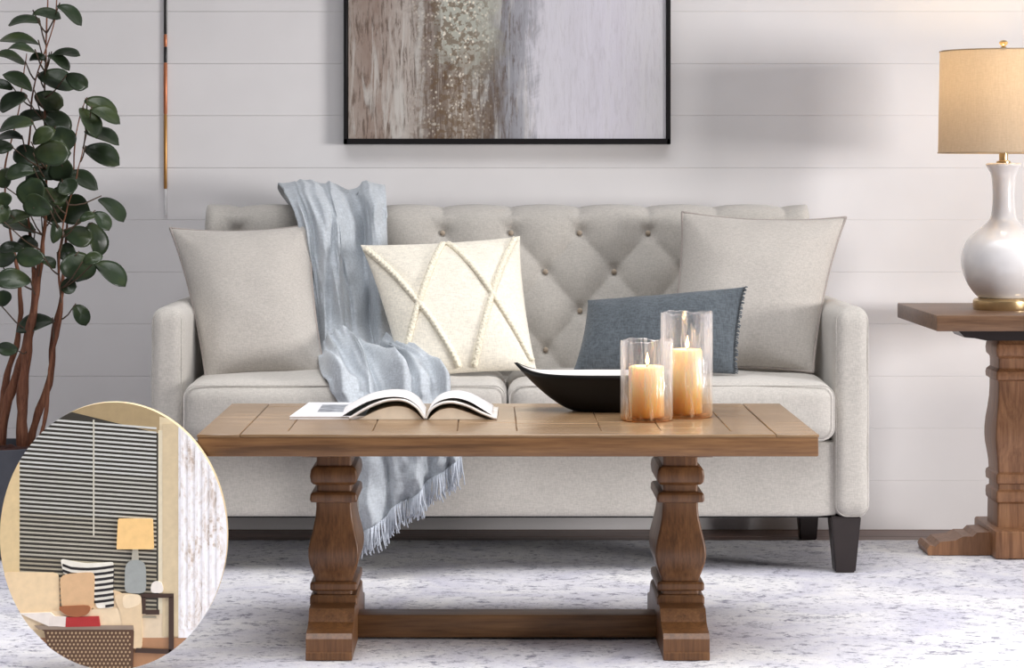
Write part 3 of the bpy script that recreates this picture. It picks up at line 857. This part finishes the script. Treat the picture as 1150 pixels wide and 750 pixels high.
# ------------------------------------------------------------ magazines
paper = plain('paper', (222, 219, 218), .55, 0, .02, 20, .02)
def page_print():
    t = NT('printed_page'); v = t.mapping((1,1,1))
    n = t.noise(v, 26, 3); return t.set(**{'Base Color': t.ramp(n, [(.40, s2l((222, 218, 214))), (.56, s2l((206, 198, 190))), (.66, s2l((186, 178, 172)))]), 'Roughness': .4})
PG = page_print()
def cover_print():
    t = NT('printed_cover'); sep = t.n('ShaderNodeSeparateXYZ'); t.l(t.tc.outputs['Object'], sep.inputs[0])
    ax = t.math('LESS_THAN', t.math('ABSOLUTE', t.math('SUBTRACT', sep.outputs[0], 0.008)), .042)
    ay = t.math('LESS_THAN', t.math('ABSOLUTE', t.math('SUBTRACT', sep.outputs[1], .02)), .085)
    n = t.noise(t.mapping((1,1,1)), 30, 4)
    img = t.ramp(n, [(.35, s2l((92, 94, 102))), (.55, s2l((150, 152, 158))), (.7, s2l((196, 196, 200)))])
    return t.set(**{'Base Color': t.mix(t.math('MULTIPLY', ax, ay), s2l((232, 231, 234)), img), 'Roughness': .3})
mg = root('magazine', 'closed magazine with a grey picture lying flat at the left on the coffee table', 'magazine', (X(372, 5.4), 5.4, TZ))
bm = bmesh.new()
quad = [P(325, 471, 5.245), P(412, 471, 5.245), P(424, 455, 5.57), P(347, 455, 5.57)]
def sheet(bm, z0_, z1_, ins=0):
    c = sum((p for p in quad), Vector())/4
    a = [bm.verts.new(Vector(((p.x-c.x)*(1-ins)+c.x, (p.y-c.y)*(1-ins)+c.y, TZ+z0_))) for p in quad]
    b = [bm.verts.new(Vector(((p.x-c.x)*(1-ins)+c.x, (p.y-c.y)*(1-ins)+c.y, TZ+z1_))) for p in quad]
    bm.faces.new(a[::-1]); bm.faces.new(b)
    for i in range(4): bm.faces.new((a[i], a[(i+1) % 4], b[(i+1) % 4], b[i]))
sheet(bm, .0010, .0056, .01); obj('pages', bm, paper, mg)
bm = bmesh.new(); sheet(bm, .0056, .0064); obj('cover', bm, cover_print(), mg)
bm = bmesh.new(); sheet(bm, .0002, .0010); obj('back_cover', bm, paper, mg)
ob = root('open_magazine', 'open magazine with arched white pages on the coffee table beside the flat magazine', 'magazine', (X(478, 5.3), 5.35, TZ))
def half(front_pts, yf, yb, off, name, m, back_shift, lo_=0):
    ctrl = catmull([tuple(map(float, p)) for p in front_pts], 8)
    bm = bmesh.new(); rowsT = []
    ny = 10
    for j in range(ny+1):
        t = j/ny; y = yf+(yb-yf)*t; row = []
        for (px, py) in ctrl:
            p = P(px, py, 5.27); z = max(TZ+.0012+lo_, p.z+off)
            z = TZ+.0012+lo_+(z-TZ-.0012-lo_)*(1-.08*t)
            row.append((p.x+back_shift*t, y, z))
        rowsT.append(row)
    V = [[bm.verts.new(p) for p in r] for r in rowsT]
    for j in range(ny):
        for i in range(len(ctrl)-1): bm.faces.new((V[j][i], V[j][i+1], V[j+1][i+1], V[j+1][i]))
    o = obj(name, bm, m, ob, 120)
    s_ = o.modifiers.new('t', 'SOLIDIFY'); s_.thickness = .0045 if name == 'page_block' else .0012; s_.offset = 1 if name != 'cover' else 1
    return o
Lf = [(393, 470.5), (402, 465), (418, 456), (436, 450), (454, 450), (467, 457), (474, 466), (477.5, 471)]
Rf = [(479, 471), (484, 461), (494, 454), (508, 452), (524, 456), (541, 464), (558, 471)]
half(Lf, 5.235, 5.47, .001, 'page_block', PG, -.004); half(Rf, 5.235, 5.47, .001, 'page_block', PG, .004)
leafs = plain('page_edges', (228, 212, 190), .7, 0, .05, 40, .1)
def wedge(pts):
    ctrl = [P(px, py, 5.27) for px, py in catmull([tuple(map(float, p)) for p in pts], 6)]
    low = [(p.x, TZ+.0008) for p in ctrl]; up = [(p.x, max(TZ+.0010, p.z)) for p in ctrl]
    bm = bmesh.new()
    ys = (5.243, 5.46); n_ = len(up)
    T = [[bm.verts.new((u[0], y, u[1])) for u in up] for y in ys]; B_ = [[bm.verts.new((u[0], y, u[1]-.0004)) for u in low] for y in ys]
    for i in range(n_-1):
        bm.faces.new((B_[0][i], B_[0][i+1], T[0][i+1], T[0][i])); bm.faces.new((B_[1][i+1], B_[1][i], T[1][i], T[1][i+1]))
        bm.faces.new((T[0][i], T[0][i+1], T[1][i+1], T[1][i])); bm.faces.new((B_[0][i+1], B_[0][i], B_[1][i], B_[1][i+1]))
    bm.faces.new((B_[0][0], T[0][0], T[1][0], B_[1][0])); bm.faces.new((B_[0][-1], B_[1][-1], T[1][-1], T[0][-1]))
    obj('inner_pages', bm, leafs, ob, 60)
wedge([(401, 470.5), (412, 465.5), (426, 459), (442, 455), (456, 456), (466, 461), (473, 467.5), (476, 470.6)])
wedge([(481, 470.6), (486, 465), (495, 459), (508, 457), (522, 460.5), (537, 466), (550, 470.5)])
Lf2 = [(384, 471), (394, 463), (414, 451), (436, 445), (456, 445.5), (469, 453), (475, 464), (478, 470.5)]
half([(384, 468), (395, 461), (414, 451), (436, 446), (455, 447), (468, 454.5), (475, 464), (478, 469.5)], 5.25, 5.465, .002, 'loose_page', paper, -.004, .004)
half([(479, 469), (485, 457), (496, 449.5), (511, 447), (527, 451), (541, 459), (552, 466)], 5.25, 5.465, .002, 'loose_page', paper, .004, .004)

# ------------------------------------------------------------ plant
PX, PY = X(-2, 6.45), 6.42
plant = root('potted_plant', 'tall potted plant with rounded dark green leaves and brown stems left of the sofa', 'plant', (PX, PY, 0))
bm = bmesh.new()
pr_ = [(.105, .0005), (.112, .004), (.135, .14), (.150, .268), (.152, .280), (.142, .280), (.138, .250), (.004, .250)]
lathe(bm, PX, PY, pr_, 56, True); obj('pot', bm, M['pot'], plant)
bm = bmesh.new()
sr = []
for j in range(9):
    r = .139*(j+.3)/8.3
    sr.append([bm.verts.new((PX+r*math.cos(2*PI*k/40), PY+r*math.sin(2*PI*k/40), .262+.014*noise.noise(Vector((r*60*math.cos(2*PI*k/40), r*60*math.sin(2*PI*k/40), 1)))+.01*(1-r/.139))) for k in range(40)])
for a, b in zip(sr, sr[1:]):
    for k in range(40): bm.faces.new((a[k], a[(k+1) % 40], b[(k+1) % 40], b[k]))
bm.faces.new(sr[0])
obj('soil', bm, M['soil'], plant, 90)
trunks = [
 ([(0, 497, 6.40), (12, 440, 6.40), (27, 399, 6.38), (38, 345, 6.36), (44, 305, 6.36), (50, 255, 6.38), (52, 190, 6.38), (50, 110, 6.40), (52, 50, 6.40), (54, -30, 6.40)], [5.5, 5.5, 6, 5, 5, 3.2, 2.4, 2, 1.6, 1.3]),
 ([(24, 500, 6.38), (26, 440, 6.36), (32, 385, 6.35), (38, 335, 6.37), (36, 280, 6.40), (30, 220, 6.42), (33, 150, 6.44), (40, 90, 6.42), (60, 30, 6.42), (66, -20, 6.42)], [6.5, 6.5, 5, 4, 3, 2.2, 2, 1.6, 1.4, 1.1]),
 ([(32, 500, 6.42), (44, 460, 6.42), (56, 425, 6.43), (60, 377, 6.44), (69, 332, 6.44), (73, 276, 6.45), (82, 200, 6.46), (85, 150, 6.46), (96, 110, 6.46)], [5, 4.6, 4.2, 3.6, 2.8, 2.3, 1.8, 1.4, 1]),
 ([(44, 498, 6.36), (52, 462, 6.36), (57, 406, 6.35), (69, 350, 6.34), (66, 300, 6.34), (72, 250, 6.34), (88, 190, 6.36), (97, 150, 6.36)], [2.6, 2.4, 2.3, 2.2, 1.8, 1.5, 1.2, 1]),
 ([(2, 500, 6.46), (6, 430, 6.48), (20, 380, 6.50), (22, 320, 6.5), (10, 250, 6.5), (6, 190, 6.5), (20, 130, 6.5), (30, 60, 6.48)], [4.5, 4, 3.4, 3, 2.4, 2, 1.5, 1]),
]
tp = []
for pts, rad in trunks:
    cc = catmull([tuple(map(float, (*p, r))) for p, r in zip(pts, rad)], 6)
    W3 = [P(a, b, c)+Vector((.003*noise.noise(Vector((a*.1, b*.05, 1))), 0, 0)) for a, b, c, r in cc]
    bm = bmesh.new(); tube(bm, W3, [r*6.4/F*(.95 if c_[1] > 380 else .55+.40*max(0, (c_[1]-240)/140))*(1+.12*math.sin(i*1.3)) for i, c_ in enumerate(cc) for r in (c_[3],)], 10)
    obj('stem', bm, M['bark'], plant, 80); tp += [w_ for w_, c in zip(W3, cc) if c[1] < 400]
def leaf_mat():
    t = NT('leaf'); v = t.mapping((1,1,1)); n = t.noise(v, 9, 4); f = t.noise(v, 60, 3)
    t.bump(f, .2, .002)
    return t.set(**{'Base Color': t.ramp(n, [(.3, s2l((32, 42, 26))), (.5, s2l((44, 58, 38))), (.72, s2l((66, 76, 40)))]), 'Roughness': .34, 'Specular IOR Level': .4})
leaves = [(27,22,16,6,-5),(52,14,14,6,10),(80,14,15,6,40),(22,43,19,6,5),(25,53,13,4,10),(13,63,15,5,20),(42,64,9,5,0),(73,58,14,5,0),(67,67,13,5,35),
(22,90,16,7,30),(63,88,19,11,20),(86,91,12,10,30),(13,113,16,10,-25),(55,113,15,13,20),(115,119,18,9,30),(119,127,16,7,25),(102,135,17,8,60),(115,150,18,7,20),
(17,138,18,8,-10),(37,130,15,8,-10),(64,136,17,12,35),(10,152,14,5,0),(115,172,19,11,25),(57,172,18,17,0),(70,155,14,14,60),(30,175,16,12,20),(22,192,15,9,-10),(50,192,14,9,10),
(93,200,18,8,25),(35,217,15,17,80),(52,224,12,20,90),(80,235,17,17,0),(127,232,17,7,42),(115,246,12,7,50),(64,220,10,10,0),(18,243,14,7,-15),(3,200,10,12,70),(3,165,10,8,0),(2,225,8,12,90),
(41,231,16,13,20),(22,252,17,7,15),(63,261,11,5,90),(88,265,15,12,15),(110,268,18,9,72),(88,298,15,19,90),(103,290,10,7,-20),(125,304,19,9,37),(34,289,14,12,0),(15,313,17,11,0),(3,291,9,14,90),(2,335,8,12,90),(12,278,12,7,0),
(91,352,12,8,60),(39,362,19,9,-15),(9,392,10,8,10),(30,272,12,7,10),(54,293,9,5,30),(76,321,8,9,0),(0,240,10,12,60),(47,152,13,9,-30),(68,190,12,15,80),(75,208,9,12,50),(97,243,8,5,-20),(2,95,11,6,10),(40,205,13,10,30),(60,240,13,12,10),(74,283,9,10,0)]
bl = bmesh.new(); bs = bmesh.new()
for i, (lx, ly, a_, b_, ang) in enumerate(leaves):
    random.seed(i*13+5)
    d = 6.34+random.uniform(-.09, .09); c = P(lx, ly, d); ra_ = math.radians(ang)
    s = 6.4/F; A = a_*s*1.12; Bw = max(a_, b_)*.78*s if b_ < a_ else b_*s*1.05
    # leaf blade true width; foreshorten by pitching the blade about its long axis
    tilt = math.acos(max(.12, min(1, b_*s/Bw)))*random.choice((1, 1, -1))
    ex = Vector((math.cos(ra_), random.uniform(-.3, .3), -math.sin(ra_))).normalized()
    n0 = Vector((0, -1, 0)); n0 = (n0-n0.dot(ex)*ex).normalized(); ey = n0.cross(ex)
    ey2 = ey*math.cos(tilt)+n0*math.sin(tilt); nn = n0*math.cos(tilt)-ey*math.sin(tilt)
    if nn.z < 0 and abs(tilt) > .2: ey2 = ey*math.cos(-tilt)+n0*math.sin(-tilt); nn = n0*math.cos(-tilt)-ey*math.sin(-tilt)
    sgn = 1 if lx > 45 else -1        # tip points away from the stems
    ex *= sgn
    K, R_ = 26, 5; ctr = bl.verts.new(c+nn*(-.004)); prev = None
    for r in range(1, R_+1):
        ring = []
        for k in range(K):
            th = 2*PI*k/K; x = math.cos(th); y = math.sin(th)
            y *= (1+.16*x)*(1-.10*max(0, -x)); rr = r/R_
            if abs(th) < 1e-6: x *= 1.07
            z = -.004+.006*abs(y)*rr*rr-.010*(x*rr)**2*(A/.03)*.6+.0015*math.sin(3*th+i)*rr
            ring.append(bl.verts.new(c+ex*(A*x*rr)+ey2*(Bw*y*rr)+nn*z))
        for k in range(K):
            if prev: bl.faces.new((prev[k], ring[k], ring[(k+1) % K], prev[(k+1) % K]))
            else: bl.faces.new((ctr, ring[k], ring[(k+1) % K]))
        prev = ring
    basep = c-ex*A*.96
    cand = min(tp, key=lambda q_: (q_-(basep+Vector((0, 0, -.05)))).length)
    mid = (basep*1.0+cand)/2+Vector((0, 0, -.008))
    tube(bs, [cand, cand*.55+mid*.45+Vector((0, 0, -.002)), mid, basep*.6+mid*.4, basep], [.0026, .0022, .0019, .0017, .0016], 6)
lo = obj('foliage', bl, leaf_mat(), plant, 120, normals=False)
lm = lo.modifiers.new('t', 'SOLIDIFY'); lm.thickness = .0012
obj('leaf_stalks', bs, plain('stalk', (78, 60, 44), .6), plant, 90)

# ------------------------------------------------------------ oval inset image, added as a solid picture by the coffee table
IY = 4.912; iq = IY/F
ECX, ECZ, EA, EB = X(127.5, IY), Z(599, IY), 127.5*iq, 150*iq
ECZ = EB+.000
ov = root('added_inset', 'added oval inset image of a beige living room with blinds, at the coffee table left end', 'picture', (ECX, IY+.012, 0))
ELL = [(ECX+EA*math.cos(2*PI*k/128), ECZ+EB*math.sin(2*PI*k/128)) for k in range(128)]
def clip(poly):
    out = poly
    for i in range(len(ELL)):
        ax, az = ELL[i]; bx, bz = ELL[(i+1) % len(ELL)]
        inp = out; out = []
        def side(p): return (bx-ax)*(p[1]-az)-(bz-az)*(p[0]-ax)
        for j in range(len(inp)):
            p, q_ = inp[j-1], inp[j]; sp, sq = side(p), side(q_)
            if sq >= 0:
                if sp < 0: t = sp/(sp-sq); out.append((p[0]+(q_[0]-p[0])*t, p[1]+(q_[1]-p[1])*t))
                out.append(q_)
            elif sp >= 0: t = sp/(sp-sq); out.append((p[0]+(q_[0]-p[0])*t, p[1]+(q_[1]-p[1])*t))
        if not out: return []
    o2 = []
    for p in out:
        if not o2 or math.hypot(p[0]-o2[-1][0], p[1]-o2[-1][1]) > 1e-6: o2.append(p)
    if len(o2) > 2 and math.hypot(o2[0][0]-o2[-1][0], o2[0][1]-o2[-1][1]) < 1e-6: o2.pop()
    return o2
def zc(x, y): return (X(x*.4265, IY), ECZ+(599-(430+y*.4265))*iq)    # crop coordinates -> picture plane
def piece(name, polys, rgb, depth, parent=ov, rough=.5, var=.04, mat=None, soft=0):
    """convex polygons (crop coords) standing `depth` proud of the board"""
    bm = bmesh.new()
    for pl_ in polys:
        if soft:
            for _ in range(2):
                n2 = []
                for j in range(len(pl_)):
                    a, b = pl_[j], pl_[(j+1) % len(pl_)]; l = math.hypot(b[0]-a[0], b[1]-a[1]); k_ = min(.25, soft/max(l, 1e-3))
                    n2 += [(a[0]+(b[0]-a[0])*k_, a[1]+(b[1]-a[1])*k_), (b[0]-(b[0]-a[0])*k_, b[1]-(b[1]-a[1])*k_)]
                pl_ = n2
        c = [zc(*p) for p in pl_]
        ar = sum(c[i-1][0]*c[i][1]-c[i][0]*c[i-1][1] for i in range(len(c)))
        if ar < 0: c = c[::-1]
        c = clip(c)
        if len(c) > 2: prism_xz(bm, c, IY-depth, IY+.001)
    if not bm.verts: bm.free(); return None
    return obj(name, bm, mat or plain('print_'+name, rgb, rough, 0, var, 60, .05), parent, 30)
def rect(a, b, c, d): return [(a, b), (c, b), (c, d), (a, d)]
bm = bmesh.new(); prism_xz(bm, ELL, IY, IY+.024); obj('board', bm, plain('print_board', (226, 202, 162), .6), ov, 30)
piece('ceiling', [[(180, 0), (700, 0), (700, 130), (415, 122), (185, 76)]], (172, 150, 112), .0006)
piece('ceiling', [[(420, 82), (600, 120), (600, 220), (420, 118)]], (226, 208, 172), .0008)
piece('window_recess', [[(52, 100), (190, 70), (417, 126), (417, 602), (52, 520)]], (58, 54, 46), .0010)
slats = []
for k in range(46):
    y = 84+k*11.6; rgt = y+14 if k < 44 else y
    yl = y-6; s0 = 52
    slats.append([(s0, yl+3), (412, rgt+12-k*.25), (412, rgt+17-k*.25), (s0, yl+8)])
for g0, g1, c_ in ((0, 12, (210, 210, 204)), (12, 22, (198, 196, 186)), (22, 32, (184, 178, 162)), (32, 46, (170, 161, 140))):
    piece('blind_slats', slats[g0:g1], c_, .0020)
piece('blind_cord', [rect(245, 90, 249, 395)], (205, 200, 184), .0026)
piece('window_jamb', [rect(417, 118, 428, 600)], (228, 216, 188), .0014)
piece('wall_column', [rect(428, 100, 470, 660)], (216, 196, 160), .0018)
piece('wall_panel', [rect(-10, 180, 52, 492)], (226, 200, 152), .0016)
def curtain_mat():
    t = NT('print_curtain'); v = t.mapping((1,1,1)); n = t.noise(t.mapping((1, 1, .8)), 30, 6, .7, 1); e = t.noise(v, 9, 3)
    col = t.ramp(n, [(.33, s2l((178, 152, 128))), (.43, s2l((232, 224, 218))), (.55, s2l((250, 248, 250)))])
    return t.set(**{'Base Color': t.mix(t.ramp(e, [(.4, (0,0,0,1)), (.6, (.5,.5,.5,1))]), col, s2l((246, 244, 246))), 'Roughness': .5})
fol = []
for k in range(9): fol.append((470+k*17, 487+k*17))
cm = curtain_mat()
for k, (a, b) in enumerate(fol[:1]): piece('curtain', [rect(a, 100, 620, 664)], None, .0022, mat=cm)
bm = bmesh.new()
for k in range(6):
    c = [zc(x, y) for x, y in rect(476+k*19, 110, 484+k*19, 640)][::-1]; c = clip(c)
    if len(c) > 2: prism_xz(bm, c, IY-.0034, IY-.001)
obj('curtain_fold', bm, cm, ov, 30)
piece('sill_light', [rect(375, 600, 440, 664)], (226, 206, 176), .0010)
piece('floor_area', [rect(0, 664, 700, 760)], (176, 130, 94), .0009)
piece('sofa_back', [[(8, 490), (156, 492), (158, 605), (12, 612)]], (240, 212, 170), .0035, soft=8)
piece('sofa_back', [[(246, 520), (330, 548), (330, 600), (246, 600)]], (228, 200, 160), .0035, soft=8)
piece('sofa_seat', [[(40, 598), (326, 584), (372, 600), (375, 692), (330, 690), (200, 645), (60, 640)]], (238, 214, 178), .0045, soft=5)
piece('sofa_arm', [[(300, 556), (312, 546), (352, 546), (374, 558), (376, 690), (325, 690), (322, 604)]], (228, 202, 164), .0055, soft=10)
piece('sofa_arm', [[(322, 548), (372, 548), (374, 575), (326, 590)]], (244, 222, 188), .0060, soft=10)
piece('beige_cushion', [[(158, 503), (180, 494), (246, 490), (251, 500), (248, 590), (165, 592)]], (222, 182, 138), .0065, soft=9)
piece('striped_pillow', [[(160, 456), (228, 468), (300, 464), (298, 520), (301, 584), (256, 586), (236, 500), (168, 496)]], (242, 236, 222), .0050, soft=4)
st_ = []
for k in range(8):
    y = 472+k*14.5
    for j in range(6):
        x0_, x1_ = 166+j*22.5, 166+(j+1)*22.5
        if k > 1 and x1_ < 245: continue
        f_ = lambda x: y+7*math.sin((x-160)/140*PI)-(5 if x < 175 else 0)
        st_.append([(x0_, f_(x0_)), (x1_, f_(x1_)), (x1_, f_(x1_)+7), (x0_, f_(x0_)+7)])
st_ = [q_ for q_ in st_ if max(p_[1] for p_ in q_) < 586]
piece('pillow_stripe', st_, (34, 30, 30), .0056)
piece('side_table', [rect(372, 547, 458, 558), rect(445, 556, 458, 702), [(360, 690), (452, 694), (452, 706), (356, 702)], rect(374, 556, 384, 600), rect(384, 590, 420, 602)], (66, 46, 36), .0048)
piece('side_vase', [[(399, 520), (412, 513), (428, 518), (432, 545), (397, 545)]], (240, 232, 222), .0056, soft=6)
piece('lamp_base', [[(344, 458), (372, 458), (385, 474), (386, 546), (329, 546), (330, 474)]], (158, 162, 158), .0058, rough=.15, soft=9)
piece('lamp_neck', [[(350, 428), (364, 428), (366, 464), (347, 464)]], (176, 170, 154), .0056)
piece('lamp_shade', [[(312, 350), (403, 350), (406, 430), (308, 430)]], (250, 206, 138), .0070, soft=2)
piece('drum_table', [[(100, 634), (350, 634), (354, 646), (350, 760), (140, 760), (118, 646)]], (92, 64, 46), .0066)
piece('drum_tabletop', [[(92, 630), (352, 630), (354, 641), (104, 641)]], (150, 132, 116), .0074)
lat = []
random.seed(4)
for r in range(10):
    for c in range(22):
        x = 128+c*10.5+(5 if r % 2 else 0); y = 650+r*10
        if x < 348: lat.append([(x, y-3.6), (x+3.2, y), (x, y+3.6), (x-3.2, y)])
piece('lattice_gold', lat, (190, 164, 128), .0072)
piece('white_book', [[(52, 598), (135, 596), (175, 632), (130, 632)]], (240, 230, 220), .0078)
piece('red_book', [[(176, 608), (262, 606), (266, 632), (174, 634)]], (176, 44, 44), .0084)
piece('white_book', [[(132, 606), (176, 606), (176, 634), (130, 630)]], (236, 224, 214), .0080)
piece('wooden_bowl', [[(150, 580), (242, 576), (236, 600), (210, 608), (178, 606)]], (160, 98, 60), .0090, soft=10)
